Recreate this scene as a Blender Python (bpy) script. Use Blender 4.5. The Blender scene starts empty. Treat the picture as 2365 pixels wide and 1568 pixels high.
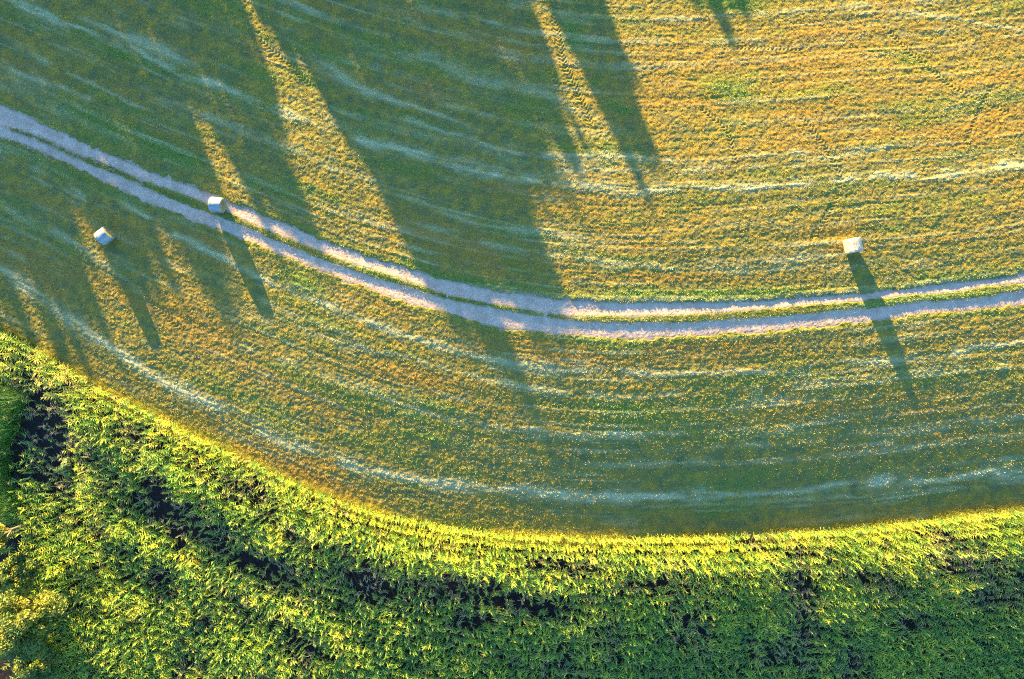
import bpy, bmesh, math, random
import numpy as np
from mathutils import Vector, Matrix

# ------------------------------------------------------------------ camera, world, sun, exposure
H = 60.0                                   # flying height of the camera, metres
K = 90.0 / 2365.0                          # metres on the ground per unit of the survey grid (CX, CY = point below the camera)
CX, CY = 1182.5, 784.0
SUN_EL = math.radians(6.6)
LDX, LDY = 0.403, -0.915                   # direction in which shadows fall
scene = bpy.context.scene
cam_d = bpy.data.cameras.new("camera")
cam = bpy.data.objects.new("camera", cam_d)
scene.collection.objects.link(cam)
cam.location = (0, 0, H)
cam.rotation_euler = (0, 0, 0)
cam_d.sensor_width = 36.0
cam_d.lens = 24.0
cam_d.clip_start = 0.5
cam_d.clip_end = 3000
scene.camera = cam

world = bpy.data.worlds.new("World")
scene.world = world
world.use_nodes = True
wn = world.node_tree.nodes
sky = wn.new("ShaderNodeTexSky")
sky.sky_type = 'NISHITA'
sky.sun_disc = False
sky.sun_elevation = SUN_EL
sky.sun_rotation = math.atan2(-LDX, -LDY)
sky.air_density = 1.0
sky.dust_density = 0.6
sky.ozone_density = 3.5
wn["Background"].inputs["Strength"].default_value = 0.095
world.node_tree.links.new(sky.outputs[0], wn["Background"].inputs["Color"])

sun_d = bpy.data.lights.new("sun", 'SUN')
sun_d.energy = 5.0
sun_d.angle = math.radians(0.5)
sun_d.color = (1.0, 0.60, 0.17)
sun = bpy.data.objects.new("sun", sun_d)
scene.collection.objects.link(sun)
ld = Vector((LDX * math.cos(SUN_EL), LDY * math.cos(SUN_EL), -math.sin(SUN_EL)))
sun.rotation_euler = ld.to_track_quat('-Z', 'Y').to_euler()
sun.location = (-30, 70, 40)

scene.view_settings.view_transform = 'Standard'
scene.view_settings.look = 'None'
scene.view_settings.gamma = 1.0
scene.view_settings.exposure = 3.55
scene.cycles.use_denoising = False
scene.cycles.filter_width = 1.1
scene.cycles.max_bounces = 6
scene.cycles.diffuse_bounces = 3
scene.cycles.transmission_bounces = 3
scene.cycles.transparent_max_bounces = 4

# ------------------------------------------------------------------ helpers
rng = np.random.default_rng(7)
random.seed(7)
COL = scene.collection
TABLES = {}


def vnoise(x, y, seed):
    """smooth value noise in -1..1, cells of one unit"""
    if seed not in TABLES:
        TABLES[seed] = np.random.default_rng(seed).uniform(-1, 1, (256, 256)).astype(np.float32)
    t = TABLES[seed]
    xi = np.floor(x); yi = np.floor(y)
    fx = (x - xi).astype(np.float32); fy = (y - yi).astype(np.float32)
    fx = fx * fx * (3 - 2 * fx); fy = fy * fy * (3 - 2 * fy)
    xi = xi.astype(np.int64) & 255; yi = yi.astype(np.int64) & 255
    x1 = (xi + 1) & 255; y1 = (yi + 1) & 255
    return (t[xi, yi] * (1 - fx) + t[x1, yi] * fx) * (1 - fy) + (t[xi, y1] * (1 - fx) + t[x1, y1] * fx) * fy


def fbm(x, y, seed, octs=3):
    o = 0; a = 1.0; s = 0
    for i in range(octs):
        o = o + a * vnoise(x * 2 ** i + 13.7 * i, y * 2 ** i + 5.1 * i, seed + i)
        s += a; a *= 0.5
    return o / s


def sstep(a, b, x):
    t = np.clip((x - a) / (b - a), 0, 1)
    return t * t * (3 - 2 * t)


def smooth_interp(x, pts):
    """interpolation through points, softened so lines bend like wheel tracks"""
    px = np.array([p[0] for p in pts], float); py = np.array([p[1] for p in pts], float)
    xs = np.arange(px[0] - 400, px[-1] + 400, 5.0)
    ys = np.interp(xs, px, py)
    sl0 = (py[1] - py[0]) / (px[1] - px[0]); sl1 = (py[-1] - py[-2]) / (px[-1] - px[-2])
    ys = np.where(xs < px[0], py[0] + sl0 * (xs - px[0]), ys)
    ys = np.where(xs > px[-1], py[-1] + sl1 * (xs - px[-1]), ys)
    k = np.hanning(19); k /= k.sum()
    yp = np.concatenate([np.full(9, ys[0]), ys, np.full(9, ys[-1])])
    ys = np.convolve(yp, k, 'valid')
    return np.interp(x, xs, ys)


# survey of the field: lines run left to right, second number grows towards the corn
L_A = [(0, -8), (200, 70), (400, 163), (600, 238), (800, 312), (1000, 367), (1200, 415), (1400, 438), (1600, 439), (1800, 425), (2000, 410), (2200, 400), (2365, 375)]
L_TT = [(0, 240), (68, 270), (147, 305), (240, 349), (342, 394), (479, 442), (582, 486), (685, 524), (751, 556), (871, 598), (991, 634), (1111, 664), (1231, 682), (1290, 691), (1410, 697), (1560, 697), (1737, 694), (1857, 685), (1977, 675), (2097, 664), (2216, 649), (2324, 640), (2365, 628)]
L_TB = [(0, 318), (68, 339), (137, 373), (240, 421), (342, 469), (411, 496), (514, 534), (640, 585), (751, 628), (811, 652), (931, 697), (1051, 730), (1140, 757), (1231, 765), (1320, 778), (1470, 781), (1560, 777), (1677, 772), (1797, 763), (1917, 751), (2007, 742), (2096, 730), (2216, 718), (2365, 706)]
L_S = [(0, 290), (34, 301), (86, 318), (137, 342), (205, 373), (240, 383), (308, 414), (411, 455), (501, 488), (548, 507), (582, 524), (763, 598), (841, 625), (931, 652), (991, 673), (1051, 691), (1122, 703), (1195, 717), (1260, 727), (1326, 735), (1410, 737), (1500, 737), (1560, 737), (1677, 729), (1797, 721), (1917, 709), (2030, 700), (2096, 691), (2216, 682), (2276, 673), (2365, 661)]
W_S = [(0, 0), (34, 2), (86, 5), (137, 6), (205, 6), (240, 7), (308, 8), (411, 10), (548, 9), (582, 8), (763, 8), (841, 8), (931, 7), (991, 6), (1051, 3.5), (1122, 3.5), (1195, 5), (1260, 4), (1326, 5), (1410, 7), (1500, 9), (1677, 10), (1797, 10), (1917, 9), (2096, 9), (2216, 8), (2276, 11), (2365, 11)]
L_C = [(0, 766), (60, 796), (120, 829), (198, 880), (240, 905), (360, 963), (420, 995), (500, 1034), (600, 1080), (700, 1127), (800, 1168), (900, 1195), (1000, 1216), (1100, 1231), (1200, 1241), (1400, 1248), (1600, 1246), (1800, 1238), (2000, 1223), (2200, 1198), (2300, 1188), (2365, 1183)]
WINDROWS = [  # traced lines of left-over hay: points, half width, strength
    ([(20, 0), (188, 65), (240, 89), (411, 168), (561, 223), (616, 243), (753, 294), (808, 315), (990, 363), (1086, 393), (1235, 423), (1469, 443), (1557, 440), (1737, 434), (1857, 416), (2216, 402), (2365, 375)], 7, 0.9),
    ([(0, 618), (120, 703), (240, 792), (360, 866), (480, 924), (600, 990), (700, 1035), (850, 1088), (1000, 1112), (1200, 1137), (1400, 1150), (1600, 1148), (1800, 1138), (2000, 1120), (2200, 1100), (2365, 1085)], 9, 1.0),
    ([(0, 342), (86, 411), (154, 445)], 9, 0.8),
    ([(300, 474), (420, 552), (540, 612), (660, 672), (808, 730), (931, 775), (1111, 826), (1290, 854), (1410, 860), (1560, 862), (1797, 856), (1977, 837), (2156, 820), (2365, 792)], 6, 0.75),
    ([(600, 720), (760, 780), (931, 826), (1111, 874), (1231, 901), (1398, 913), (1560, 912)], 5, 0.55),
    ([(0, 147), (120, 192), (240, 243)], 7, 0.6),
    ([(68, 127), (205, 192), (284, 229), (387, 270)], 5, 0.7),
    ([(205, 45), (342, 99), (428, 137)], 9, 0.6),
    ([(978, 24), (1080, 45), (1217, 75)], 7, 0.7),
    ([(750, 156), (828, 210), (948, 249), (1080, 288)], 7, 0.6),
    ([(918, 276), (1110, 336), (1259, 360), (1469, 366), (1560, 380)], 6, 0.6),
    ([(858, 126), (990, 132), (1100, 190), (1250, 215), (1330, 250), (1430, 300)], 12, 0.4),
    ([(912, 450), (1025, 490), (1140, 520), (1350, 550)], 5, 0.5),
    ([(961, 520), (1111, 562), (1230, 583), (1350, 602), (1560, 609), (1797, 596), (1950, 580)], 6, 0.5),
    ([(1520, 40), (1700, 45), (1860, 28), (2100, 30), (2365, 70)], 4, 0.5),
    ([(1557, 395), (1750, 385), (1900, 365), (2100, 330)], 5, 0.45),
    ([(1700, 290), (1850, 280), (2050, 262), (2300, 240)], 4, 0.35),
    ([(1557, 1036), (1700, 1028), (2037, 1003), (2365, 960)], 6, 0.35),
    ([(560, 800), (700, 850), (860, 915), (1050, 975), (1300, 1010), (1500, 1012)], 5, 0.4),
    ([(0, 475), (156, 552), (252, 612), (330, 690)], 7, 0.45),
    ([(1500, 1168), (1700, 1163), (2000, 1146), (2365, 1112)], 3, 0.4),
]


def dist_poly(X, Y, pts):
    """vertical distance to a left-right line and a window that ends with it, corrected for its slope"""
    y = smooth_interp(X, pts)
    sl = (smooth_interp(X + 10, pts) - smooth_interp(X - 10, pts)) / 20
    d = (Y - y) / np.sqrt(1 + sl * sl)
    win = sstep(pts[0][0] - 60, pts[0][0] + 40, X) * (1 - sstep(pts[-1][0] - 40, pts[-1][0] + 60, X))
    if pts[0][0] <= 20: win = np.where(X < 200, 1.0 - 0 * X, win)
    if pts[-1][0] >= 2360: win = np.where(X > 2200, 1.0 - 0 * X, win)
    return d, win


def seg_dist(X, Y, pts):
    best = np.full(X.shape, 1e9); along = np.zeros(X.shape); side = np.zeros(X.shape); acc = 0
    for (x0, y0), (x1, y1) in zip(pts[:-1], pts[1:]):
        dx, dy = x1 - x0, y1 - y0; L = math.hypot(dx, dy)
        t = np.clip(((X - x0) * dx + (Y - y0) * dy) / (L * L), 0, 1)
        d = np.hypot(X - x0 - t * dx, Y - y0 - t * dy)
        m = d < best
        best = np.where(m, d, best); along = np.where(m, acc + t * L, along)
        side = np.where(m, ((X - x0) * dy - (Y - y0) * dx) / L, side)
        acc += L
    return best, along, side


def row_v(X, Y):
    """row coordinate: lines of equal v run along the tracks and windrows"""
    a = smooth_interp(X, L_A); tt = smooth_interp(X, L_TT); tb = smooth_interp(X, L_TB); c = smooth_interp(X, L_C)
    v = np.where(Y < a, -(a - Y) / 260.0,
        np.where(Y < tt, (Y - a) / (tt - a),
        np.where(Y < tb, 1 + 0.3 * (Y - tt) / (tb - tt),
        np.where(Y < c, 1.3 + 1.7 * (Y - tb) / (c - tb), 3 + (Y - c) / 260.0))))
    return v


# ------------------------------------------------------------------ the lie of the land
PROF_R = [(-9000, 0.0), (-500, -0.05), (0, -0.07), (400, -0.06), (520, -0.02), (600, 0.010), (740, 0.02), (830, 0.045), (920, 0.075), (1010, 0.105), (1100, 0.128), (1240, 0.145), (1400, 0.165), (1700, 0.15), (2000, 0.03), (9000, 0.0)]
PROF_L = [(-9000, 0.0), (-300, -0.02), (0, -0.04), (330, -0.035), (450, -0.012), (700, 0.0), (900, 0.02), (1000, 0.03), (1100, 0.04), (1180, 0.03), (1350, 0.0), (1600, 0.02), (2000, 0.0), (9000, 0.0)]


def prof(pts):
    ys = np.arange(-9000, 9001, 10.0)
    g = np.interp(ys, [p[0] for p in pts], [p[1] for p in pts])
    h = -np.cumsum(g) * 10.0 * K
    h -= np.interp(784, ys, h)
    return ys, h


PR, PL = prof(PROF_R), prof(PROF_L)


def land(x, y):
    X = CX + x / K; Y = CY - y / K
    w = sstep(650, 1750, X)
    Yc = np.clip(Y, -9000, 9000)
    h = (1 - w) * np.interp(Yc, *PL) + w * np.interp(Yc, *PR)
    h = h + 0.10 * fbm(x / 14.0 + 50, y / 9.0 + 50, 31, 2)
    return np.clip(h, -6, 6)


def to_survey(x, y, h):
    f = K * (1 - h / H)
    return CX + x / f, CY - y / f


def from_survey(X, Y, z=0.0):
    X = np.asarray(X, float); Y = np.asarray(Y, float)
    x = (X - CX) * K; y = (CY - Y) * K
    for _ in range(4):
        h = land(x, y) + z
        f = K * (1 - h / H)
        x = (X - CX) * f; y = (CY - Y) * f
    return x, y


BROWN = [(1800, 160, 420, 110, 0.0, 0.6), (2200, 280, 200, 60, -0.1, 0.45), (700, 900, 200, 40, .4, .35), (1400, 480, 180, 40, 0, .4), (1130, 585, 160, 45, 0.25, 0.8), (770, 685, 60, 22, 0.45, 0.7), (1310, 822, 150, 20, 0.05, 0.9), (1750, 130, 260, 50, 0.0, 0.55),  # broad upper right blobs paint warm sunlight into the ground colour
         (1850, 200, 200, 40, 0.0, 0.4), (700, 470, 70, 14, 0.5, 0.7), (500, 400, 60, 30, 0.4, 0.6), (1500, 640, 200, 14, 0.02, 0.6), (450, 730, 120, 60, 0.45, 0.3),
         (900, 710, 80, 16, 0.4, 0.6), (480, 560, 60, 25, 0.45, 0.7), (600, 1040, 200, 25, 0.45, 0.4), (1450, 560, 160, 30, 0.05, 0.35), (1000, 880, 200, 30, 0.2, 0.25),
         (1600, 350, 140, 25, 0.0, 0.35), (1150, 100, 80, 16, 0.3, 0.5), (1000, 90, 60, 14, 0.3, 0.4), (1490, 820, 70, 30, 0.0, 0.5)]
GREEN = [(250, 290, 130, 40, 0.42, 0.8), (380, 345, 90, 30, 0.42, 0.9), (700, 650, 45, 20, 0.5, 0.9), (1690, 215, 70, 25, 0.25, 0.8), (1090, 650, 180, 14, 0.12, 0.9),
         (1560, 680, 300, 13, -0.02, 0.8), (1000, 935, 90, 14, 0.25, 0.8), (1500, 970, 160, 40, 0.0, 0.6), (1820, 840, 40, 16, 0.0, 0.5), (2150, 690, 200, 20, -0.1, 0.5),
         (1320, 70, 22, 40, 0.4, 0.8), (1690, 5, 90, 30, 0.1, 1.0), (2090, 135, 60, 20, 0.3, 0.6), (740, 110, 80, 16, 0.3, 0.4), (600, 170, 70, 20, 0.4, 0.6), (700, 175, 40, 18, 0.5, 0.7),
         (1780, 400, 80, 18, 0.0, 0.5), (2050, 330, 120, 14, -0.1, 0.5), (820, 150, 80, 12, 0.3, 0.4), (960, 960, 30, 10, 0.2, 0.8), (1130, 230, 60, 14, 0.3, 0.4), (1000, 1010, 120, 12, 0.2, 0.5),
         (280, 130, 120, 14, 0.4, 0.5), (300, 250, 150, 12, 0.42, 0.6), (2100, 870, 140, 20, -0.1, 0.4), (1440, 255, 24, 12, 0.2, 0.9), (1418, 240, 30, 14, 0.3, 0.7)]


def blobs(X, Y, lst, wob):
    o = np.zeros(X.shape)
    for (cx, cy, rx, ry, sl, s) in lst:
        dx = X - cx; dy = (Y - cy) - sl * dx
        d = (dx / rx) ** 2 + (dy / ry) ** 2
        o = np.maximum(o, s * np.exp(-d * (1.0 + 0.6 * wob)))
    return o


TYRES = [([(1268, -60), (1284, 60), (1302, 150), (1340, 230), (1366, 290)], 9), ([(1212, -20), (1232, 110), (1290, 200)], 6),
         ([(1850, 270), (1912, 345), (1942, 410), (1925, 470), (1878, 545)], 7), ([(1700, 110), (1850, 112)], 5), ([(2040, 60), (2100, 120), (2200, 200), (2330, 260)], 6),
         ([(325, 655), (350, 700), (420, 760)], 7), ([(1620, 250), (1680, 300), (1700, 380)], 6), ([(2230, 330), (2260, 260), (2290, 200)], 6), ([(600, 90), (680, 160), (720, 200)], 7)]


def lanes(X, Y):
    """distances inside the gravel: positive within the track outer edges; strip = how deep in the middle strip"""
    tt = smooth_interp(X, L_TT); tb = smooth_interp(X, L_TB); s = smooth_interp(X, L_S)
    ws = np.interp(X, [p[0] for p in W_S], [p[1] for p in W_S])
    slope = (smooth_interp(X + 10, L_S) - smooth_interp(X - 10, L_S)) / 20
    cs = 1 / np.sqrt(1 + slope ** 2)
    inside = np.minimum(Y - tt, tb - Y) * cs
    strip = ws - np.abs(Y - s) * cs
    return inside * K, strip * K


def field(x, y):
    """height and the colour attributes of the field at world x, y"""
    h0 = land(x, y)
    X, Y = to_survey(x, y, h0)
    v = row_v(X, Y)
    Xm, vm = X * K, v * 11.0                      # metres along and across the rows
    near = 1 - sstep(60, 90, np.hypot(x, y))
    inside, strip = lanes(X, Y)
    c = smooth_interp(X, L_C)
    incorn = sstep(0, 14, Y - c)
    rag = 0.17 * vnoise(x / 0.5, y / 0.5, 51) + 0.12 * vnoise(x / 2.1, y / 2.1, 55) + 0.12 * vnoise(x / 0.17, y / 0.17, 52)
    gaps = 0.35 * (fbm(Xm / 1.6, v * 0 + 2.0, 53, 2))
    lane_in = sstep(-0.06, 0.10, inside + rag)
    srag = strip + 0.13 * fbm(x / 0.5, y / 0.5, 54, 2) + 0.35 * gaps
    lane = lane_in * (1 - sstep(-0.08, 0.06, srag))
    wob = fbm(x / 1.2, y / 1.2, 61, 3)
    # hay
    hay = np.zeros(x.shape); wind = np.zeros(x.shape)
    br = fbm(Xm / 1.8, vm / 0.5, 63, 3)
    for i, (pts, hw, st) in enumerate(WINDROWS):
        d, win = dist_poly(X, Y + 5 * vnoise(X / 120, Y * 0 + i, 64) + 4 * wob + 2.5 * vnoise(X / 22, Y / 9, 68), pts)
        hw2 = hw * 1.35 * (1 + 0.5 * vnoise(X / 60.0, Y * 0 + 3 * i, 65))
        p = np.exp(-(d / hw2) ** 2) * win * st * (0.85 if i == 1 else 1)
        p = p * np.clip(0.8 + 1.3 * br + 0.4 * wob + 0.5 * vnoise(X / 90.0, Y * 0 + 7 * i, 66), 0, 1.2)
        wind = np.maximum(wind, p)
    streak = fbm(Xm / 5.0, vm / 0.55, 71, 4)
    la = vnoise(Xm / 26.0, vm / 0.32, 111); lb = vnoise(Xm / 17.0 + 3, vm / 0.55, 112)
    lines = sstep(0.42, 0.85, la + 0.25 * wob + 0.2 * br) + 0.8 * sstep(0.45, 0.85, lb + 0.25 * wob)
    furrow = sstep(0.40, 0.8, -la + 0.2 * wob) + sstep(0.40, 0.8, -lb + 0.15 * wob)
    streak2 = fbm(Xm / 9.0, vm / 1.7, 75, 3)
    hay = np.clip(np.maximum(wind, 0.28 * sstep(0.2, 0.8, streak + 0.3 * br) + 0.42 * lines * (0.6 + 0.6 * br)), 0, 1)
    hay = hay * (1 - lane)
    big = fbm(x / 9.0 + 9, y / 6.0, 81, 3)
    brown = np.clip(blobs(X, Y, BROWN, wob) * 0.8 + 0.40 * sstep(0.1, 0.7, streak2 + 0.25 * big) + 0.12 * wob, 0, 1) * (1 - 0.8 * wind)
    edge_g = np.exp(-((inside + 0.28) / 0.28) ** 2) + np.exp(-((Y - c + 6) / 14.0) ** 2) * 0.8
    edge_g = 0.45 * edge_g
    green = np.clip(np.maximum(blobs(X, Y, GREEN, wob) + 0.15 * wob, edge_g) + 0.45 * sstep(0.1, 0.6, -streak2 + 0.3 * wob) + 0.12 * furrow + 0.5 * sstep(-0.1, 0.1, strip) * lane_in, 0, 1) * (1 - 0.7 * wind)
    green = np.maximum(green, 0)
    # micro relief: tufts, combed rows, hay ridges, tyre treads
    tuft = 0.019 * vnoise(x / 0.26 + 0.1 * wob, y / 0.20, 91) + 0.017 * vnoise(x / 0.13, y / 0.11, 92)
    comb = 0.008 * vnoise(Xm / 1.1, vm / 0.16, 93) + 0.026 * fbm(Xm / 6.0, vm / 0.9, 94, 3)
    ridge = 0.030 * wind * (1 + 0.7 * vnoise(Xm / 0.9, vm / 0.15, 95)) + 0.014 * lines - 0.014 * furrow
    tread = np.zeros(x.shape)
    for pts, hw in TYRES:
        d, al, side = seg_dist(X, Y, pts)
        ph = (al + np.abs(side) * 0.9) / 9.0
        tread = tread + (0.026 * np.sin(ph * 2 * math.pi) - 0.02) * (1 - sstep(hw * 0.8, hw * 1.2, d))
    h = h0 + near * (1 - lane) * (1 - 0.6 * incorn) * (tuft + comb + ridge + tread + 0.05 * green * (0.6 + 0.5 * vnoise(x / 0.5, y / 0.4, 96)))
    h = h - 0.10 * lane * near + 0.022 * near * (1 - lane)
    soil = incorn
    return h, hay, green, brown, soil, X, Y, inside, strip, c, lane


# ------------------------------------------------------------------ mesh building from arrays
def mesh_from(name, co, faces, mat, attrs=None, smooth=False, fsz=4):
    me = bpy.data.meshes.new(name)
    co = np.ascontiguousarray(co, dtype=np.float32); faces = np.ascontiguousarray(faces, dtype=np.int32)
    nf = len(faces)
    me.vertices.add(len(co)); me.vertices.foreach_set("co", co.ravel())
    me.loops.add(nf * fsz); me.loops.foreach_set("vertex_index", faces.ravel())
    me.polygons.add(nf)
    me.polygons.foreach_set("loop_start", np.arange(0, nf * fsz, fsz, dtype=np.int32))
    me.polygons.foreach_set("loop_total", np.full(nf, fsz, dtype=np.int32))
    me.polygons.foreach_set("use_smooth", np.full(nf, smooth, dtype=bool))
    for k, a in (attrs or {}).items():
        at = me.attributes.new(k, 'FLOAT', 'POINT')
        at.data.foreach_set("value", np.ascontiguousarray(a, dtype=np.float32).ravel())
    me.update(calc_edges=True)
    if mat: me.materials.append(mat)
    return me


def link(name, me, parent=None, loc=None):
    o = bpy.data.objects.new(name, me)
    COL.objects.link(o)
    if parent is not None: o.parent = parent
    if loc is not None: o.location = loc
    return o


def tag(o, label=None, cat=None, group=None, kind=None):
    if label: o["label"] = label
    if cat: o["category"] = cat
    if group: o["group"] = group
    if kind: o["kind"] = kind
    return o


def grid_faces(nu, nv):
    i = np.arange(nu - 1)[:, None] * nv + np.arange(nv - 1)[None, :]
    i = i.ravel()
    return np.stack([i, i + nv, i + nv + 1, i + 1], 1)


# ------------------------------------------------------------------ materials
class NT:
    def __init__(s, name):
        s.m = bpy.data.materials.new(name); s.m.use_nodes = True
        s.t = s.m.node_tree; s.n = s.t.nodes; s.l = s.t.links
        s.n.clear()
        s.out = s.n.new("ShaderNodeOutputMaterial")

    def attr(s, name):
        a = s.n.new("ShaderNodeAttribute"); a.attribute_name = name
        return a.outputs["Fac"]

    def noise(s, scale, detail=3, rough=0.6, stretch=None):
        t = s.n.new("ShaderNodeTexNoise"); t.inputs["Scale"].default_value = scale
        t.inputs["Detail"].default_value = detail; t.inputs["Roughness"].default_value = rough
        g = s.n.new("ShaderNodeNewGeometry")
        if stretch:
            mp = s.n.new("ShaderNodeMapping"); mp.inputs["Scale"].default_value = stretch
            s.l.new(g.outputs["Position"], mp.inputs[0]); s.l.new(mp.outputs[0], t.inputs["Vector"])
        else:
            s.l.new(g.outputs["Position"], t.inputs["Vector"])
        return t.outputs["Fac"]

    def ramp(s, fac, stops):
        r = s.n.new("ShaderNodeValToRGB"); e = r.color_ramp.elements
        e[0].position, e[0].color = stops[0][0], (*stops[0][1], 1)
        e[1].position, e[1].color = stops[-1][0], (*stops[-1][1], 1)
        for p, c in stops[1:-1]:
            q = e.new(p); q.color = (*c, 1)
        s.l.new(fac, r.inputs[0])
        return r.outputs[0]

    def mix(s, fac, a, b, mode='MIX'):
        m = s.n.new("ShaderNodeMix"); m.data_type = 'RGBA'; m.blend_type = mode
        for sock, val in ((m.inputs[0], fac), (m.inputs[6], a), (m.inputs[7], b)):
            if isinstance(val, (int, float)): sock.default_value = val
            elif isinstance(val, tuple): sock.default_value = (*val, 1)
            else: s.l.new(val, sock)
        return m.outputs[2]

    def math(s, op, a, b):
        m = s.n.new("ShaderNodeMath"); m.operation = op
        for i, v in enumerate((a, b)):
            if isinstance(v, (int, float)): m.inputs[i].default_value = v
            else: s.l.new(v, m.inputs[i])
        return m.outputs[0]

    def finish(s, col, rough=0.8, bump=None, bstr=0.3, bdist=0.02, trans=0.0, tcol=None, spec=0.3):
        b = s.n.new("ShaderNodeBsdfPrincipled")
        s.l.new(col, b.inputs["Base Color"]) if not isinstance(col, tuple) else setattr(b.inputs["Base Color"], 'default_value', (*col, 1))
        b.inputs["Roughness"].default_value = rough
        b.inputs["Specular IOR Level"].default_value = spec
        if bump is not None:
            bn = s.n.new("ShaderNodeBump"); bn.inputs["Strength"].default_value = bstr; bn.inputs["Distance"].default_value = bdist
            s.l.new(bump, bn.inputs["Height"]); s.l.new(bn.outputs[0], b.inputs["Normal"])
        sh = b.outputs[0]
        if trans > 0:
            t = s.n.new("ShaderNodeBsdfTranslucent")
            if tcol is None: s.l.new(col, t.inputs["Color"])
            else: s.l.new(tcol, t.inputs["Color"])
            mx = s.n.new("ShaderNodeMixShader"); mx.inputs[0].default_value = trans
            s.l.new(sh, mx.inputs[1]); s.l.new(t.outputs[0], mx.inputs[2]); sh = mx.outputs[0]
        s.l.new(sh, s.out.inputs["Surface"])
        return s.m


def field_colour(t, lift=1.0):
    n1 = t.noise(1.1, 4); n2 = t.noise(14.0, 3)
    c = lambda r, g, b: (r * lift, g * lift, b * lift)
    base = t.ramp(n1, [(0.35, c(.130, .160, .060)), (0.5, c(.205, .195, .048)), (0.65, c(.310, .245, .040))])
    base = t.mix(t.attr("brown"), base, c(.320, .195, .036))
    base = t.mix(t.attr("green"), base, c(.135, .215, .040))
    base = t.mix(t.attr("hay"), base, c(.38, .42, .23))
    sp = t.ramp(n2, [(0.3, (.62, .62, .62)), (0.7, (1.35, 1.35, 1.35))])
    return t.mix(1.0, base, sp, 'MULTIPLY')


t = NT("field_ground")
fc = field_colour(t, 0.75)  # darkened copy of the grass colour, deepens the shade between tufts
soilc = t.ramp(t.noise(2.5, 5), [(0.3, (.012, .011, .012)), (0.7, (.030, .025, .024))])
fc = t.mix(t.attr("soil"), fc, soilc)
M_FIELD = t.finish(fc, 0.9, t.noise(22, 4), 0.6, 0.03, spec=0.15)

t = NT("grass_blades")
fc = field_colour(t, 1.35)  # lifted copy of the same colour, so tufts stand out as sunlit
rv = t.ramp(t.attr("rnd"), [(0.0, (.6, .62, .62)), (0.8, (1.2, 1.18, 1.1)), (1.0, (1.8, 1.7, 1.5))])
M_BLADE = t.finish(t.mix(1.0, fc, rv, 'MULTIPLY'), 0.6, trans=0.3, spec=0.3)

t = NT("gravel")
g1 = t.noise(16, 4, 0.7); g2 = t.noise(0.9, 5, 0.7); g3 = t.noise(45, 2)
gc = t.ramp(g1, [(0.3, (.20, .155, .115)), (0.5, (.40, .33, .265)), (0.72, (.64, .56, .47))])
gc = t.mix(t.ramp(g2, [(0.42, (0, 0, 0)), (0.68, (.75, .75, .75))]), gc, (.27, .205, .155))
gc = t.mix(t.attr("edge"), gc, (.26, .22, .16))
M_GRAVEL = t.finish(gc, 0.9, t.math('ADD', g1, t.math('MULTIPLY', g3, 0.5)), 0.5, 0.03, spec=0.2)

t = NT("corn_leaf")
cr = t.ramp(t.attr("rnd"), [(0.0, (.055, .190, .045)), (0.4, (.16, .34, .040)), (0.75, (.40, .50, .030)), (1.0, (.60, .60, .08))])
cr = t.mix(t.attr("dry"), cr, (.38, .30, .17))
M_CORN = t.finish(cr, 0.45, trans=0.35, spec=0.4)

t = NT("tree_leaf")
cr = t.ramp(t.attr("rnd"), [(0.0, (.040, .10, .030)), (0.5, (.11, .19, .035)), (1.0, (.30, .31, .04))])
M_LEAF = t.finish(cr, 0.5, trans=0.3, spec=0.35)
t = NT("bark")
M_BARK = t.finish(t.ramp(t.noise(9, 4, stretch=(3, 3, .6)), [(0.3, (.06, .045, .035)), (0.7, (.16, .13, .10))]), 0.9, t.noise(20, 3), 0.5, 0.02)
t = NT("weed_leaf")
M_WEED = t.finish(t.ramp(t.attr("rnd"), [(0, (.05, .13, .05)), (1, (.13, .24, .09))]), 0.6, trans=0.25)
t = NT("reed_leaf")
M_REED = t.finish(t.ramp(t.attr("rnd"), [(0, (.09, .26, .05)), (1, (.30, .52, .12))]), 0.5, trans=0.35)
t = NT("grass_tall")
M_TALL = t.finish(t.mix(t.attr("dry"), t.ramp(t.attr("rnd"), [(0, (.13, .22, .035)), (0.6, (.28, .32, .04)), (1, (.44, .42, .10))]), (.40, .34, .16)), 0.6, trans=0.35)
t = NT("straw")
M_STRAW = t.finish(t.ramp(t.noise(30, 4, stretch=(1, 1, 1)), [(0.3, (.17, .14, .05)), (0.5, (.34, .27, .09)), (0.75, (.52, .43, .18))]), 0.9, t.noise(45, 4), 1.0, 0.03)
t = NT("net_wrap")
wn1 = t.noise(5, 6, 0.75)  # second ramp paints warm sunlight onto the pale blue net colour
M_NET = t.finish(t.mix(t.attr("sun_tone"), t.ramp(wn1, [(0.35, (.10, .165, .20)), (0.55, (.19, .26, .29)), (0.75, (.30, .36, .38))]),
                 t.ramp(wn1, [(0.38, (.22, .19, .11)), (0.5, (.40, .38, .30)), (0.68, (.56, .55, .48))])), 0.4, t.noise(14, 5), 0.6, 0.04, spec=0.5)

# ------------------------------------------------------------------ ground sheet
def axis(a, b, step, far):
    core = np.arange(a, b + step / 2, step)
    out = []; p = b; s = step
    while p < far:
        s *= 1.35; p += s; out.append(p)
    lo = []; p = a; s = step
    while p > -far:
        s *= 1.35; p -= s; lo.append(p)
    return np.concatenate([lo[::-1], core, out])


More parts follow.
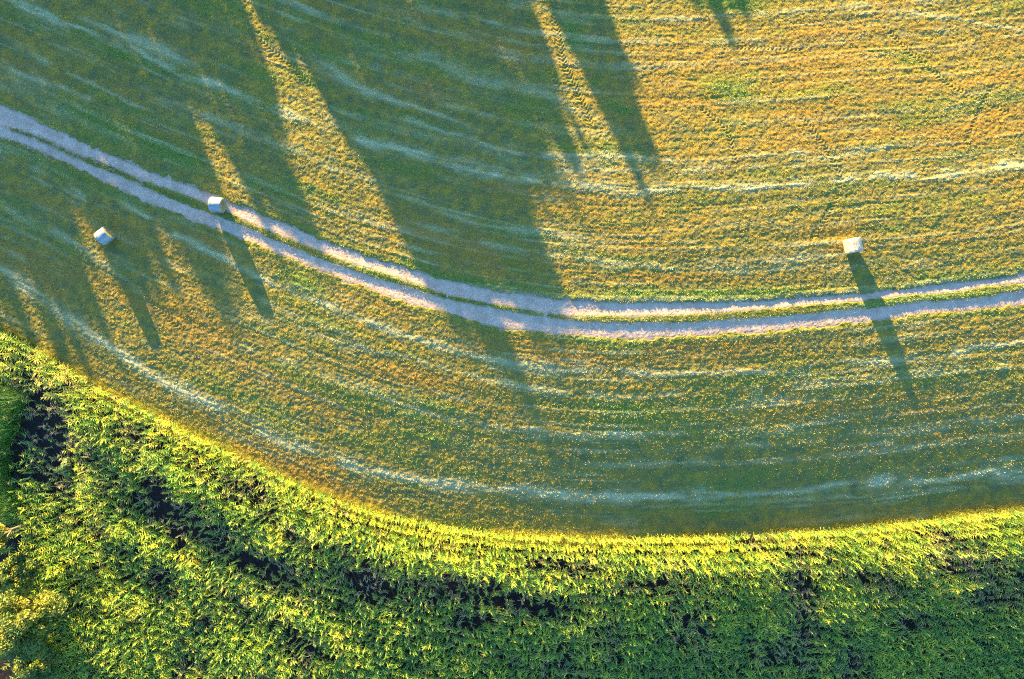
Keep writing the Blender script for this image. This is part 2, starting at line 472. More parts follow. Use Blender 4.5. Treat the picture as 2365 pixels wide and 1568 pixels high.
gx = axis(-49.0, 49.0, 0.072, 900); gy = axis(-33.5, 34.0, 0.072, 900)
GX, GY = np.meshgrid(gx, gy, indexing='ij')
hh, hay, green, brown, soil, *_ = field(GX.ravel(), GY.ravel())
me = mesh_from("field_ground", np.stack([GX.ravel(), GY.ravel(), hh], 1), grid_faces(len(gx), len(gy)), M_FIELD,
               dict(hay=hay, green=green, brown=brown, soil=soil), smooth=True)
o = link("ground", me); o["kind"] = "structure"
del GX, GY, hh

# ------------------------------------------------------------------ gravel track, a ribbon following the two wheel lanes
U = np.arange(-260, 2640, 1.7); NV = 66
tt = smooth_interp(U, L_TT) - 9; tb = smooth_interp(U, L_TB) + 9
fr = np.linspace(0, 1, NV)
XX = np.repeat(U[:, None], NV, 1); YY = tt[:, None] * (1 - fr) + tb[:, None] * fr
x, y = from_survey(XX.ravel(), YY.ravel())
h0 = land(x, y)
ins, strip = lanes(XX.ravel(), YY.ravel())
rut = np.abs(strip + 0.62)
z = h0 - 0.015 - 0.02 * np.exp(-((strip + 0.62) / 0.3) ** 2) + 0.030 * np.exp(-(np.maximum(-strip, 0) / 0.2) ** 2) \
    + 0.011 * vnoise(x / 0.12, y / 0.12, 201) + 0.007 * vnoise(x / 0.06, y / 0.06, 202) + 0.012 * vnoise(x / 0.7, y / 0.5, 203)
edge = np.clip(np.exp(-(ins / 0.18) ** 2) * 0.7 + np.exp(-(np.maximum(-strip, 0) / 0.15) ** 2) * 0.5 + 0.3 * vnoise(x / 0.3, y / 0.3, 204), 0, 1)
me = mesh_from("gravel_track", np.stack([x, y, z], 1), grid_faces(len(U), NV)[:, ::-1], M_GRAVEL, dict(edge=edge), smooth=True)
o = link("track", me); o["kind"] = "structure"


def blades(n_xyz, length, width, lean, az, curve=0.0):
    """one bent quad-pair-free blade (triangle) per root; returns verts (n*3)"""
    n = len(n_xyz)
    dx, dy = np.cos(az), np.sin(az)
    side = np.stack([-dy, dx, np.zeros(n)], 1) * (width / 2)[:, None]
    tip = n_xyz + np.stack([dx * np.sin(lean), dy * np.sin(lean), np.cos(lean)], 1) * length[:, None]
    return np.stack([n_xyz - side, n_xyz + side, tip], 1).reshape(-1, 3)


def blade_mesh(name, roots, length, width, lean, az, mat, attrs):
    co = blades(roots, length, width, lean, az)
    f = np.arange(len(roots) * 3).reshape(-1, 3)
    return mesh_from(name, co, f, mat, {k: np.repeat(v, 3) for k, v in attrs.items()}, fsz=3)


# ------------------------------------------------------------------ short grass and stubble over the whole field
N = 800000
px = rng.uniform(-48, 48, N); py = rng.uniform(-26, 33, N)
h, hay, green, brown, soil, X, Y, ins, strip, c, lane = field(px, py)
tf = 0.024 * vnoise(px / 0.26 + 0.1 * fbm(px / 1.2, py / 1.2, 61, 3), py / 0.20, 91) / 0.024 + 0.5 * vnoise(px / 0.13, py / 0.11, 92)
keep = (lane < 0.3) & (Y < c + 12) & (rng.random(N) < 0.12 + sstep(-0.35, 0.35, tf) + 0.2 * green)
px, py, h, hay, green, brown = [a[keep] for a in (px, py, h, hay, green, brown)]
n = len(px); rnd = rng.random(n)
L = (0.055 + 0.05 * rnd + 0.04 * green + 0.05 * hay) * rng.uniform(.7, 1.3, n)
W = (0.032 + 0.020 * rng.random(n) + 0.012 * green) 
lean = np.clip(rng.normal(0.85, 0.35, n) + 0.35 * hay, 0.1, 1.5)
az = rng.uniform(0, 2 * math.pi, n)
az = np.where(rng.random(n) < hay, rng.normal(-0.25, 0.4, n) + math.pi * rng.integers(0, 2, n), az)
me = blade_mesh("short_grass", np.stack([px, py, h - 0.005], 1), L, W, lean, az, M_BLADE,
                dict(hay=np.clip(hay + 0.12 * (rnd > .9), 0, 1), green=green, brown=brown, rnd=rng.random(n) ** 1.5))
o = link("field_grass", me)
tag(o, "short mown grass and pale hay residue covering the curved field", "grass", kind="stuff")


# ------------------------------------------------------------------ grass along the track: middle strip and verges
def clumps(cx_, cy_, rad, per, hmin, hmax, wid, spread=0.9):
    n = len(cx_) * per
    i = np.repeat(np.arange(len(cx_)), per)
    r = rad[i] * np.sqrt(rng.random(n)); a = rng.uniform(0, 2 * math.pi, n)
    x = cx_[i] + r * np.cos(a); y = cy_[i] + r * np.sin(a)
    z = land(x, y) - 0.05
    ln = rng.uniform(hmin, hmax, n)
    lean = np.clip(0.25 + spread * (r / rad[i]) + rng.normal(0, .25, n), 0.05, 1.45)
    return np.stack([x, y, z], 1), ln, rng.uniform(.6, 1.4, n) * wid, lean, a + rng.normal(0, .5, n), i


cn = 5200
uu = rng.uniform(-240, 2620, cn)
ws = np.interp(uu, [p[0] for p in W_S], [p[1] for p in W_S])
gapn = fbm(uu * K / 1.2, uu * 0 + 4.4, 301, 3)
keep = (gapn > np.where((uu > 1000) & (uu < 1340), 0.0, -0.42)) & (uu > 20)
uu, ws = uu[keep], ws[keep]
vv = smooth_interp(uu, L_S) + rng.normal(0, .42, len(uu)) * (ws + 1)
cx_, cy_ = from_survey(uu, vv)
b2x, b2y = from_survey(501, 474, 0.7)
kk = np.hypot(cx_ - b2x, cy_ - b2y) > 0.95
cx_, cy_, uu = cx_[kk], cy_[kk], uu[kk]
roots, ln, wd, le, a, ci = clumps(cx_, cy_, rng.uniform(.07, .16, len(cx_)), 20, .08, .20, .045)
dryc = np.clip(0.15 + 0.6 * fbm(uu * K / 2.5, uu * 0 + 1.0, 305, 2), 0, 1)
me = blade_mesh("strip_grass", roots, ln, wd, le, a, M_TALL, dict(rnd=rng.random(len(roots)), dry=dryc[ci] * rng.random(len(roots))))
tag(link("strip_grass", me), "leafy grass strip growing between the two gravel lanes", "grass", kind="stuff")

cn = 9000
uu = rng.uniform(-240, 2620, cn); up = rng.random(cn) < 0.5
vv = np.where(up, smooth_interp(uu, L_TT) - np.abs(rng.normal(0, 3.2, cn)) + 1.5, smooth_interp(uu, L_TB) + np.abs(rng.normal(0, 4.0, cn)) - 1.5)
den = fbm(uu * K / 1.5, np.where(up, 0.3, 7.3) + 0 * uu, 311, 3)
keep = den > -0.25
uu, vv, up = uu[keep], vv[keep], up[keep]
cx_, cy_ = from_survey(uu, vv)
roots, ln, wd, le, a, ci = clumps(cx_, cy_, rng.uniform(.06, .15, len(cx_)), 11, .04, .095, .036)
me = blade_mesh("verge_grass", roots, ln, wd, le, a, M_TALL, dict(rnd=rng.random(len(roots)) * .8, dry=rng.random(len(roots)) ** 3))
tag(link("verge_grass", me), "ragged green grass verge lining both outer edges of the gravel track", "grass", kind="stuff")

# fine tall grass along the front of the corn
cn = 4200
uu = rng.uniform(-200, 2600, cn)
vv = smooth_interp(uu, L_C) + rng.normal(-1, 5.5, cn)
den = fbm(uu * K / 3.0, uu * 0 + 2.2, 321, 3) + np.where((uu > 150) & (uu < 620), .5, 0) + np.where(uu > 1850, .3, 0)
keep = den > 0.0
uu, vv = uu[keep], vv[keep]
cx_, cy_ = from_survey(uu, vv)
roots, ln, wd, le, a, ci = clumps(cx_, cy_, rng.uniform(.12, .3, len(cx_)), 34, .25, .75, .022, 0.6)
me = blade_mesh("edge_grass", roots, ln, wd, le, a, M_TALL, dict(rnd=.3 + .7 * rng.random(len(roots)), dry=.5 * rng.random(len(roots)) ** 2))
tag(link("edge_grass", me), "bright yellow green tall grass fringe along the front of the corn", "grass", kind="stuff")


# ------------------------------------------------------------------ corn
def corn_template(seed, hgt, dry):
    r = np.random.default_rng(seed)
    V, F, D = [], [], []
    nl = r.integers(9, 12)
    plane = r.uniform(0, math.pi)
    # stalk, three-sided and tapered
    for k, zz in enumerate((0, hgt * .5, hgt * .93)):
        rad = (.016, .013, .006)[k]
        for j in range(3):
            q = j * 2 * math.pi / 3
            V.append((rad * math.cos(q), rad * math.sin(q), zz)); D.append(.15)
    for k in range(2):
        for j in range(3):
            F.append((3 * k + j, 3 * k + (j + 1) % 3, 3 * k + 3 + (j + 1) % 3, 3 * k + 3 + j))
    for i in range(nl):
        f = (i + .5) / nl
        z0 = hgt * (.12 + .80 * f)
        aa = plane + math.pi * (i % 2) + r.normal(0, .45)
        ln = .66 * (.62 + .38 * math.sin(math.pi * min(1, f * .95 + .12))) * r.uniform(.85, 1.15) * hgt / 2.3
        el = r.uniform(.85, 1.2); droop = r.uniform(1.5, 2.5) - .5 * f
        wmax = r.uniform(.075, .105)
        p = np.array([0, 0, z0]); w0 = len(V); ns = 5
        tw = r.normal(0, .35)
        for s in range(ns + 1):
            q = s / ns
            e = el - droop * q ** 1.3
            w = wmax * (0.55 + 1.1 * q) if q < .35 else wmax * max(0.02, (1 - q)) ** .6 * 1.2
            ca, sa = math.cos(aa), math.sin(aa)
            tx = tw * q
            sd = np.array([-sa * math.cos(tx), ca * math.cos(tx), math.sin(tx)]) * w / 2
            V.append(tuple(p - sd)); V.append(tuple(p + sd))
            dv = dry if f > .35 else min(1, dry + .5)
            D += [dv * r.uniform(.3, 1), dv]
            p = p + np.array([ca * math.cos(e), sa * math.cos(e), math.sin(e)]) * ln / ns
            aa += r.normal(0, .08)
        for s in range(ns):
            b = w0 + 2 * s
            F.append((b, b + 1, b + 3, b + 2))
    for j in range(4):                                     # tassel
        q = r.uniform(0, 2 * math.pi); b = len(V); l = r.uniform(.15, .28)
        for (u_, w_) in ((0, .006), (1, .010)):
            zc = hgt * .90 + l * u_
            o_ = .10 * u_
            V.append((o_ * math.cos(q) - w_ * math.sin(q), o_ * math.sin(q) + w_ * math.cos(q), zc))
            V.append((o_ * math.cos(q) + w_ * math.sin(q), o_ * math.sin(q) - w_ * math.cos(q), zc))
            D += [.6, .6]
        F.append((b, b + 1, b + 3, b + 2))
    return np.array(V), np.array(F), np.array(D)


TEMPL = [corn_template(400 + i, 2.3, (.0, .05, .1, .0, .15, .35, .7, .8)[i]) for i in range(8)]
# thin or stunted places: centre, radii, slope, strength
THIN = [(120, 985, 95, 120, 0.8, 1.0), (150, 1080, 60, 60, .5, .9), (230, 1210, 45, 30, .5, .5), (420, 1190, 150, 42, .45, .9), (600, 1290, 140, 36, .5, .95),
        (330, 1010, 40, 30, .5, .6), (370, 1130, 45, 30, .4, .7), (590, 1130, 60, 25, .4, .5), (560, 1370, 50, 30, .3, .6), (700, 1470, 50, 40, .3, .5), (390, 1340, 30, 40, .3, .6),
        (860, 1340, 110, 40, .2, .9), (1060, 1350, 120, 26, .05, .9), (1220, 1385, 110, 26, .05, .9), (1090, 1420, 60, 24, .0, .8), (1330, 1300, 100, 14, .1, .7),
        (1500, 1340, 90, 18, .0, .8), (1840, 1350, 30, 70, .0, .95), (1850, 1450, 26, 60, .0, .85), (1840, 1270, 40, 20, 0, .7), (2010, 1330, 60, 26, .2, .8),
        (2230, 1300, 100, 36, .25, .9), (2280, 1370, 80, 26, .0, .8), (1600, 1460, 40, 60, .0, .5), (1770, 1500, 60, 40, .0, .7), (2100, 1420, 60, 20, .0, .6), (1400, 1440, 30, 50, 0, .5),
        (1300, 1530, 90, 24, 0, .5), (440, 1500, 26, 40, 0, .6), (480, 1420, 30, 26, .3, .6), (620, 1560, 80, 20, .1, .6), (210, 1320, 26, 26, 0, .5), (1960, 1530, 40, 30, 0, .6), (700, 1230, 60, 20, .4, .6)]
TALL = [(150, 860, 60, 20, .55, .5), (450, 1090, 120, 20, .45, .6), (230, 1120, 30, 60, .3, .8), (160, 1290, 60, 60, 0, .9), (350, 1240, 60, 30, .4, .8), (560, 1340, 90, 34, .5, .7),
        (310, 1400, 60, 40, 0, .7), (480, 1310, 90, 26, .5, .6), (250, 1480, 120, 60, 0, .5), (600, 1500, 100, 40, .2, .5), (1000, 1270, 260, 20, .2, .8), (730, 1160, 160, 16, .45, .7), (730, 1220, 50, 20, .4, .7),
        (1930, 1395, 70, 36, .3, .9), (1320, 1430, 50, 26, 0, .7), (1450, 1470, 60, 40, 0, .4), (2340, 1400, 40, 50, 0, .8), (2100, 1260, 180, 26, .05, .8), (1600, 1285, 260, 22, 0, .9), (700, 1400, 70, 22, .5, .7), (480, 1560, 80, 30, 0, .5)]
ROW = 0.72 / K
pl = []
for rix in range(-1, 58):
    us = np.arange(-260, 2640, 0.21 / K)
    us = us + rng.uniform(-2, 2, len(us)) + rng.uniform(0, 6)
    base = smooth_interp(us, L_C)
    sl = (smooth_interp(us + 20, L_C) - smooth_interp(us - 20, L_C)) / 40
    off = (rix + .5) * ROW + 3
    vv = base + off * np.sqrt(1 + sl * sl * .5) + rng.normal(0, 1.5, len(us))
    k = vv < 1568 + 130
    pl.append(np.stack([us[k], vv[k], np.full(k.sum(), rix)], 1))
pl = np.concatenate(pl)
PX, PY = from_survey(pl[:, 0], pl[:, 1])
wob = fbm(PX / 1.5, PY / 1.5, 411, 3)
thin = blobs(pl[:, 0], pl[:, 1], THIN, wob) + .7 * np.clip(fbm(PX / 1.8, PY / 1.3, 413, 3) - .05, 0, 1)
tall = blobs(pl[:, 0], pl[:, 1], TALL, wob)
depth = (pl[:, 1] - smooth_interp(pl[:, 0], L_C)) * K
hs = (.74 + .22 * sstep(0, 3.0, depth) - .10 * sstep(3.5, 9, depth)) * (1 - .50 * np.clip(thin, 0, 1)) * (1 + .42 * tall) * (1 + .12 * wob) * rng.normal(1, .09, len(pl)) * (1 - .10 * sstep(3, 6, depth))
thinned = rng.random(len(pl)) > np.clip(thin * .62, 0, .66) * (1 - tall)
notree = ~((pl[:, 0] < 30) & (pl[:, 1] > 1230)) & ~((pl[:, 0] < 70) & (pl[:, 1] > 930) & (rng.random(len(pl)) < .8))
k = thinned & notree
PX, PY, hs, thin, depth, pl, wob = PX[k], PY[k], hs[k], thin[k], depth[k], pl[k], wob[k]
PZ = land(PX, PY) - .02
n = len(PX)
print("corn plants", n)
ang = rng.uniform(0, 2 * math.pi, n)
tid = np.where(rng.random(n) < np.clip(thin * 1.1 + .12 * (wob > .3), 0, .75), rng.integers(4, 8, n), rng.integers(0, 5, n))
prnd = np.clip(.45 + .22 * rng.normal(0, 1, n) + .25 * wob + .15 * (1 - sstep(0, 3, depth)), 0, 1)  # front rows paler: their sunlit brightness is put into the leaf tone
# the 300 plants of the front row nearest the middle of the picture stand as plants of their own
vis = (pl[:, 0] > 10) & (pl[:, 0] < 2355) & (pl[:, 1] < 1560)
front = np.where((pl[:, 2] <= 0) & vis)[0]
front = front[np.argsort(np.abs(pl[front, 0] - 1250))][:300]
single = np.zeros(n, bool); single[front] = True
allV, allF, aR, aD = [], [], [], []
vo = 0
for ti, (V, F, D) in enumerate(TEMPL):
    ids = np.where((tid == ti) & ~single)[0]
    m = len(ids); ca, sa = np.cos(ang[ids])[:, None], np.sin(ang[ids])[:, None]
    s = hs[ids][:, None]; sw = (.55 + .45 * hs[ids])[:, None] * rng.uniform(.9, 1.1, (m, 1))
    tlx = rng.normal(0, .06, (m, 1)); tly = rng.normal(0, .06, (m, 1))
    zz = V[None, :, 2] * s
    xx = (V[None, :, 0] * ca - V[None, :, 1] * sa) * sw + PX[ids][:, None] + tlx * zz
    yy = (V[None, :, 0] * sa + V[None, :, 1] * ca) * sw + PY[ids][:, None] + tly * zz
    allV.append(np.stack([xx, yy, zz + PZ[ids][:, None]], 2).reshape(-1, 3))
    allF.append((F[None] + (np.arange(m) * len(V))[:, None, None]).reshape(-1, 4) + vo)
    vo += m * len(V)
    aR.append(np.clip(np.repeat(prnd[ids], len(V)) + rng.normal(0, .08, m * len(V)), 0, 1))
    aD.append(np.clip(np.tile(D, m) * np.repeat(.5 + thin[ids], len(V)), 0, 1))
me = mesh_from("corn_crop", np.concatenate(allV), np.concatenate(allF), M_CORN, dict(rnd=np.concatenate(aR), dry=np.concatenate(aD)))
tag(link("corn_crop", me), "dense green corn crop with thin patches filling the bottom of the field", "corn crop", kind="stuff")
del allV, allF
protos = {}
for ti in range(8):
    V, F, D = TEMPL[ti]
    for var in range(2):
        me = mesh_from("corn_plant", V, F, M_CORN, dict(rnd=np.full(len(V), .55 + .25 * var), dry=D * .5))
        protos[(ti, var)] = me
proto = None
for q, i in enumerate(front):
    me = protos[(int(tid[i]), int(q % 2))]
    if proto is None:
        proto = link("corn_plant", me); ob = proto
        tag(proto, "green corn plant with arching leaves in the sunlit front row beside the mown field", "corn plant", "corn plants of the front row facing the mown field")
    else:
        ob = proto.copy(); ob.data = me; COL.objects.link(ob)
    ob.location = (PX[i], PY[i], PZ[i]); ob.rotation_euler = (random.gauss(0, .05), random.gauss(0, .05), ang[i])
    s_ = float(hs[i]); sw_ = .55 + .45 * s_
    ob.scale = (sw_, sw_, s_)


# ------------------------------------------------------------------ leaf clouds: trees, shrubs
def leaf_quads(P, size, seed, up=0.5):
    r = np.random.default_rng(seed); n = len(P)
    nrm = r.normal(0, 1, (n, 3)); nrm[:, 2] = np.abs(nrm[:, 2]) + up
    nrm /= np.linalg.norm(nrm, axis=1)[:, None]
    t1 = np.cross(nrm, r.normal(0, 1, (n, 3))); t1 /= np.linalg.norm(t1, axis=1)[:, None]
    t2 = np.cross(nrm, t1)
    s = (size * r.uniform(.6, 1.4, n))[:, None]
    co = np.stack([P - t1 * s, P - t2 * s * .45, P + t1 * s, P + t2 * s * .45], 1).reshape(-1, 3)
    return co, np.arange(n * 4).reshape(-1, 4)


def branch_mesh(name, segs, mat):
    """tapered six-sided limbs: list of (p0, p1, r0, r1)"""
    V, F = [], []
    for p0, p1, r0, r1 in segs:
        p0, p1 = Vector(p0), Vector(p1); d = (p1 - p0).normalized()
        a = d.orthogonal().normalized(); b = d.cross(a); o0 = len(V)
        for p, r in ((p0, r0), (p1, r1)):
            for j in range(6):
                q = j * math.pi / 3
                V.append(tuple(p + a * r * math.cos(q) + b * r * math.sin(q)))
        for j in range(6):
            F.append((o0 + j, o0 + (j + 1) % 6, o0 + 6 + (j + 1) % 6, o0 + 6 + j))
    return mesh_from(name, np.array(V), np.array(F), mat, smooth=True)


def broadleaf(name, loc, R, Ht, seed, label, cat="tree", group=None, leaf=.11, nlob=42, per=420, flat=.75, mat=None, sunlit_lift=0.0):
    r = np.random.default_rng(seed)
    root = bpy.data.objects.new(name, None); COL.objects.link(root)
    root.location = loc
    tag(root, label, cat, group)
    cz = Ht - R * flat
    pts, rn, segs = [], [], []
    th = min(.16, .035 * Ht)
    segs.append(((0, 0, -.1), (.05, .05, cz * .55), th, th * .75))
    for i in range(nlob):
        d = r.normal(0, 1, 3); d[2] = abs(d[2]) * .9 - .15 * (i % 3 == 0); d /= np.linalg.norm(d)
        q = R * r.uniform(.45, .92)
        c = np.array([d[0] * q, d[1] * q, cz + d[2] * q * flat])
        lr = R * r.uniform(.16, .30)
        p = r.normal(0, 1, (per, 3)); p /= np.linalg.norm(p, axis=1)[:, None]
        p = p * (lr * r.random(per) ** .45)[:, None] * np.array([1, 1, .7])
        pts.append(c + p); rn.append(np.clip(r.uniform(.1, .8) + r.normal(0, .18, per) + sunlit_lift, 0, 1))  # sunlit crowns get their brightness as a lighter leaf colour
        if i % 3 == 0: segs.append(((.05, .05, cz * .5), tuple(c), th * .55, .02))
    P = np.concatenate(pts); rn = np.concatenate(rn)
    co, F = leaf_quads(P, leaf, seed)
    link("crown", mesh_from("crown", co, F, mat or M_LEAF, dict(rnd=np.repeat(rn, 4))), root)
    link("trunk", branch_mesh("trunk", segs, M_BARK), root)
    return root


def at(X, Y, z=0.0):
    x, y = from_survey(X, Y, z)
    return (float(x), float(y), float(land(x, y)) - .03)


def under(X, Y, zt):
    return at(X, Y, zt)


broadleaf("broadleaf_tree", under(12, 1452, 6.5), 3.3, 7.2, 501, "large broadleaf tree with a sunlit yellow green crown in the bottom left corner", sunlit_lift=.25, nlob=60, per=460)
broadleaf("broadleaf_tree", under(-28, 1245, 5), 2.0, 6.4, 502, "small broadleaf crown cut by the left picture edge, sunlit on top, beside the corn", nlob=30, per=380, sunlit_lift=.2)
broadleaf("leafy_shrub", under(28, 1330, 3), 2.0, 3.9, 503, "dark green shaded shrub between the small left edge crown and the large corner tree", "shrub", nlob=30, per=360)
broadleaf("leafy_shrub", under(70, 1535, 3), 2.1, 3.6, 504, "low dark shaded shrub at the foot of the large corner tree, by the corn", "shrub", nlob=30, per=360)


def weed_bush(X, Y, R, Ht, seed, label):
    r = np.random.default_rng(seed); n = 1500
    p = r.normal(0, 1, (n, 3)); p /= np.linalg.norm(p, axis=1)[:, None]
    lob = .75 + .35 * np.sin(3 * np.arctan2(p[:, 1], p[:, 0]) + seed) 
    p = p * (r.random(n) ** .4 * lob)[:, None] * np.array([R, R, Ht * .5]) + np.array([0, 0, Ht * .5])
    co, F = leaf_quads(p, .09, seed)
    root = bpy.data.objects.new("weed_bush", None); COL.objects.link(root); root.location = at(X, Y, Ht * .5)
    tag(root, label, "weed bush", "weed bushes in gaps of the corn")
    link("foliage", mesh_from("foliage", co, F, M_WEED, dict(rnd=np.repeat(r.random(n), 4))), root)
    segs = [((0, 0, -.05), (r.normal(0, R * .3), r.normal(0, R * .3), Ht * .8), .015, .006) for _ in range(5)]
    link("stem", branch_mesh("stem", segs, M_BARK), root)


broadleaf("leafy_shrub", under(-30, 1400, 3), 2.4, 3.6, 506, "dark shrub at the left picture edge behind the large corner tree", "shrub", nlob=34, per=360)
weed_bush(150, 1082, .9, 1.5, 601, "blue green weed bush in the dark gap of the corn at the far left")
weed_bush(235, 1052, .7, 1.2, 602, "small weed bush right of the largest blue green weed bush, in thin corn")
weed_bush(432, 1327, .8, 1.3, 603, "weed bush in a gap of the corn right of the corner tree")

# drooping reeds on the left edge
cn = 700
uu = rng.uniform(-150, 85, cn); vv = rng.uniform(905, 1200, cn)
keep = uu < 40 + 35 * np.sin(vv / 45.0) * .6
uu, vv = uu[keep], vv[keep]
cx_, cy_ = from_survey(uu, vv)
roots, ln, wd, le, a, ci = clumps(cx_, cy_, rng.uniform(.2, .4, len(cx_)), 40, 1.2, 2.4, .04, .5)
a = a * .35 + rng.normal(.2, .9, len(a))
me = blade_mesh("reeds", roots, ln, wd, le, a, M_REED, dict(rnd=rng.random(len(roots))))
tag(link("reeds", me), "feathery bright green reeds at the left edge of the corn", "reeds", kind="stuff")

# ------------------------------------------------------------------ trees beyond the far side of the field, upsun: their long shadows cross it
SKYLINE = [(-1200, 1000), (-700, 900), (-300, 800), (-100, 670), (0, 600), (150, 560), (260, 530), (315, 450), (328, 200), (345, 190), (358, 300), (375, 480), (420, 520), (470, 470), (500, 400), (518, 260), (551, 20), (560, -60), (580, -20), (600, 40), (625, 100),
           (655, 180), (668, 330), (700, 600), (736, 680), (800, 790), (860, 830), (930, 760), (975, 660), (1000, 600), (1040, 450), (1063, 392), (1140, 370), (1165, 330), (1205, 240), (1222, 60), (1235, -60),
           (1262, -60), (1273, 60), (1286, 340), (1300, 378), (1340, 330), (1365, 270), (1388, 180), (1400, 60), (1410, -200), (1425, -500), (1590, -400), (1615, -60), (1650, -5), (1720, -12), (1760, -110), (1800, -600), (3000, -600)]
TAN = math.tan(SUN_EL)


def sky_z(a, D):
    """height a tree at distance D upsun needs at cross position a for its shadow to end where the skyline says"""
    u = a / (K * .915) + 837
    Yt = np.interp(u, [p[0] for p in SKYLINE], [p[1] for p in SKYLINE])
    X = u + .44 * Yt
    x = (X - CX) * K; y = (CY - Yt) * K
    s = x * LDX + y * LDY
    return (D + s) * TAN + land(x, y)


def shade_tree(ua, ub, D, seed, label):
    r = np.random.default_rng(seed)
    a0, a1 = (ua - 837) * K * .915, (ub - 837) * K * .915
    ac, R = (a0 + a1) / 2, (a1 - a0) / 2
    bx, by = ac * .915 - D * LDX, ac * .403 - D * LDY
    # cross axis (.915,.403), along axis (LDX,LDY)
    n = int(900 * R * 2 + 2500)
    av = r.uniform(-R, R, n * 2)
    top = np.interp(av, np.linspace(-R, R, 200), sky_z(ac + np.linspace(-R, R, 200), D))
    bv = r.uniform(-1, 1, n * 2) * np.sqrt(np.clip(1 - (av / R) ** 2, .05, 1)) * min(R, 3.2)
    zv = 1.2 + (top + .7 - 1.2) * r.random(n * 2) ** .8
    # outer gaps between leaf clumps, closed towards the crown core
    g = fbm(av * .9 + seed, zv * .9, 700, 3)
    pf = np.clip((top + .7 - zv) / 2.6, 0, 1)
    k = (top > 2) & ((g > -.25) | (r.random(n * 2) < .25)) & (fbm(av * 1.3, zv * 1.1, 720 + seed % 7, 2) * .9 + pf * 1.9 > .45)
    av, bv, zv, top = av[k], bv[k], zv[k], top[k]
    zv = zv - .15 * np.abs(r.normal(0, 1, len(zv))) * (bv / 3.2) ** 2
    P = np.stack([av * .915 + bv * LDX, av * .403 + bv * LDY, zv], 1)
    co, F = leaf_quads(P, .26, seed)
    root = bpy.data.objects.new("tall_tree", None); COL.objects.link(root)
    root.location = (bx, by, 0)
    tag(root, label, "tree", "trees beyond the top side of the field")
    link("crown", mesh_from("crown", co, F, M_LEAF, dict(rnd=np.repeat(r.random(len(P)), 4))), root)
    hc = float(np.max(top)) if len(top) else 8
    segs = [((0, 0, -.5), (0, 0, hc * .6), .22, .12)]
    for _ in range(7):
        i = r.integers(len(P)); segs.append(((0, 0, hc * r.uniform(.15, .5)), tuple(P[i]), .08, .02))
    link("trunk", branch_mesh("trunk", segs, M_BARK), root)


for (ua, ub, D, lab) in [(-1150, -650, 84, "wide leafy tree farthest left in the row beyond the top of the field"),
                         (-680, -260, 90, "second leafy tree from the left in the row beyond the field"),
                         (-290, 60, 92, "broad leafy tree left of the narrow slit of light, two trees over"),
                         (20, 338, 88, "leafy tree just left of the narrow slit of light across the field"),
                         (342, 562, 86, "leafy tree between the narrow slit and the broad streak of light"),
                         (568, 830, 82, "leafy tree right of the broad streak of light, one sided crown"),
                         (760, 1050, 84, "tallest leafy tree, casting the longest shade over the track"),
                         (1000, 1238, 78, "leafy tree left of the slanting strip of light"),
                         (1258, 1412, 76, "slender tree right of the slanting strip of light, shadow edge beside the sunny field"),
                         (1595, 1775, 74, "small tree whose shade tip touches the top picture edge")]:
    shade_tree(ua, ub, D, int(ub) + 2000, lab)


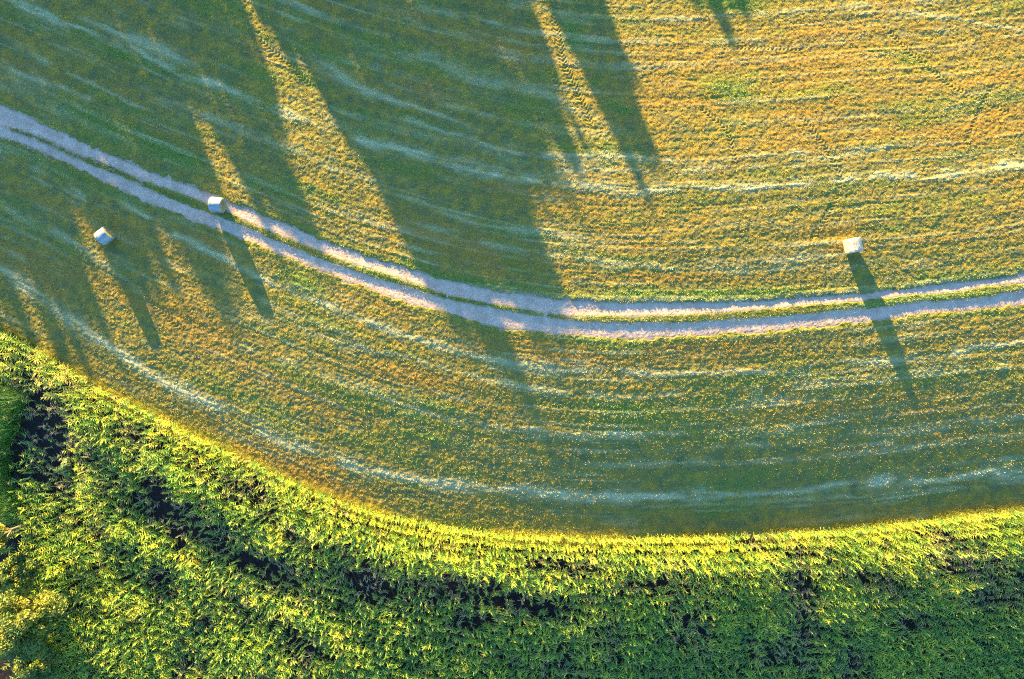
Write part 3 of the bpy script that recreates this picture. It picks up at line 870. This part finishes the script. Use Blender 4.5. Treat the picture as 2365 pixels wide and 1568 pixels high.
# ------------------------------------------------------------------ round hay bales
def make_bale(X, Y, dia, length, heading, label, sun_tone, seed):
    r = random.Random(seed)
    R = dia / 2
    x, y, z = at(X, Y, R)
    root = bpy.data.objects.new("round_hay_bale", None); COL.objects.link(root)
    root.location = (x, y, z + .01); root.rotation_euler = (0, 0, heading)
    tag(root, label, "hay bale", "round hay bales lying on the field")
    NS, NR = 72, 12
    hl = length / 2

    def rad(th, xx):
        f = 1 + .012 * math.sin(3 * th + seed) + .008 * math.sin(7 * th + 2 * xx + seed)
        rr = R * f
        zz = rr * math.sin(th)
        if zz < -R * .955: rr = R * .955 / abs(math.sin(th))     # sags flat where it lies
        return rr
    # straw body: side hidden under the net, coiled ends
    V, F = [], []
    prof_ = []
    for k in range(NR + 1):                       # left end centre -> rim
        q = k / NR
        prof_.append((-hl + .03 * (1 - q) + (.012 * math.sin(q * 26)) - .0, max(q, .02) * .97))
    prof_[-1] = (-hl + .05, .985)
    prof_.append((0.0, .985))
    for k in range(NR, -1, -1):
        q = k / NR
        prof_.append((hl - .03 * (1 - q) - (.012 * math.sin(q * 26)), max(q, .02) * .97))
    prof_[NR + 2] = (hl - .05, .985)
    for (px_, q) in prof_:
        for j in range(NS):
            th = 2 * math.pi * j / NS
            jit = r.uniform(-.012, .012)
            rr = rad(th, px_) * q
            V.append((px_ + jit + .010 * math.sin(q * 40 + th), rr * math.cos(th), rr * math.sin(th) + R * .955))
    for k in range(len(prof_) - 1):
        for j in range(NS):
            F.append((k * NS + j, k * NS + (j + 1) % NS, (k + 1) * NS + (j + 1) % NS, (k + 1) * NS + j))
    n0 = len(V); F4 = F
    V.append((-hl + .03, 0, R * .955)); V.append((hl - .03, 0, R * .955))
    me = bpy.data.meshes.new("straw_body")
    last = (len(prof_) - 1) * NS
    me.from_pydata(V, [], F4 + [(j, n0, (j + 1) % NS) for j in range(NS)] + [(last + j, last + (j + 1) % NS, n0 + 1) for j in range(NS)])
    me.materials.append(M_STRAW); me.update()
    link("straw_body", me, root)
    # loose straws at the ends
    n = 900
    rr = np.random.default_rng(seed)
    qq = np.sqrt(rr.random(n)) * .93; th = rr.uniform(0, 2 * math.pi, n); sd = np.where(rr.random(n) < .5, 1, -1)
    P = np.stack([sd * (hl - .02), R * qq * np.cos(th), R * qq * np.sin(th) + R * .955], 1)
    tang = np.stack([sd * rr.uniform(.1, .5, n), -np.sin(th) + rr.normal(0, .3, n), np.cos(th) + rr.normal(0, .3, n)], 1)
    w_ = np.stack([np.zeros(n), np.cos(th), np.sin(th)], 1) * .010
    co = np.stack([P - w_, P + w_, P + tang * .13], 1).reshape(-1, 3)
    co[:, 2] = np.maximum(co[:, 2], .01)
    link("loose_straw", mesh_from("loose_straw", co, np.arange(n * 3).reshape(-1, 3), M_STRAW, fsz=3), root)
    # net wrap drawn round the side and over the rims
    V, F, sun_tone_v = [], [], []
    prof_ = [(-hl - .004, .86), (-hl - .018, .93), (-hl + .0, .985), (-hl + .05, 1.01), (-hl * .6, 1.012), (-hl * .25, 1.018), (hl * .1, 1.012), (hl * .55, 1.016), (hl - .05, 1.01), (hl - .0, .985), (hl + .018, .93), (hl + .004, .86)]
    for ki, (px_, q) in enumerate(prof_):
        for j in range(NS):
            t_ = 2 * math.pi * j / NS
            w = q + (.05 * math.sin(5 * t_ + seed) * (1 if q < .9 else 0)) + r.uniform(-.004, .004)
            rr_ = rad(t_, px_) * w + (.008 * math.sin(t_ * 9 + ki * 1.7 + seed) if q > 1 else 0)
            V.append((px_, rr_ * math.cos(t_), max(.0, rr_ * math.sin(t_) + R * .955))); sun_tone_v.append(sun_tone * (1 if sun_tone > .5 else .5 + .5 * math.sin(t_ * 3 + ki)))
    for k in range(len(prof_) - 1):
        for j in range(NS):
            F.append((k * NS + j, k * NS + (j + 1) % NS, (k + 1) * NS + (j + 1) % NS, (k + 1) * NS + j))
    link("net_wrap", mesh_from("net_wrap", np.array(V), np.array(F), M_NET, dict(sun_tone=np.array(sun_tone_v)), smooth=True), root)
    return root


make_bale(240, 545, 1.28, 0.97, math.radians(37), "round hay bale turned slantwise in the shaded grass, left of the gravel track", .12, 1)
make_bale(501, 473, 1.28, 1.04, math.radians(-6), "pale blue wrapped round hay bale standing on the gravel track", .0, 2)
make_bale(1971, 567, 1.44, 1.20, math.radians(-79), "cream round hay bale alone in the sunny grass, with a long shadow crossing the track", 1.0, 3)
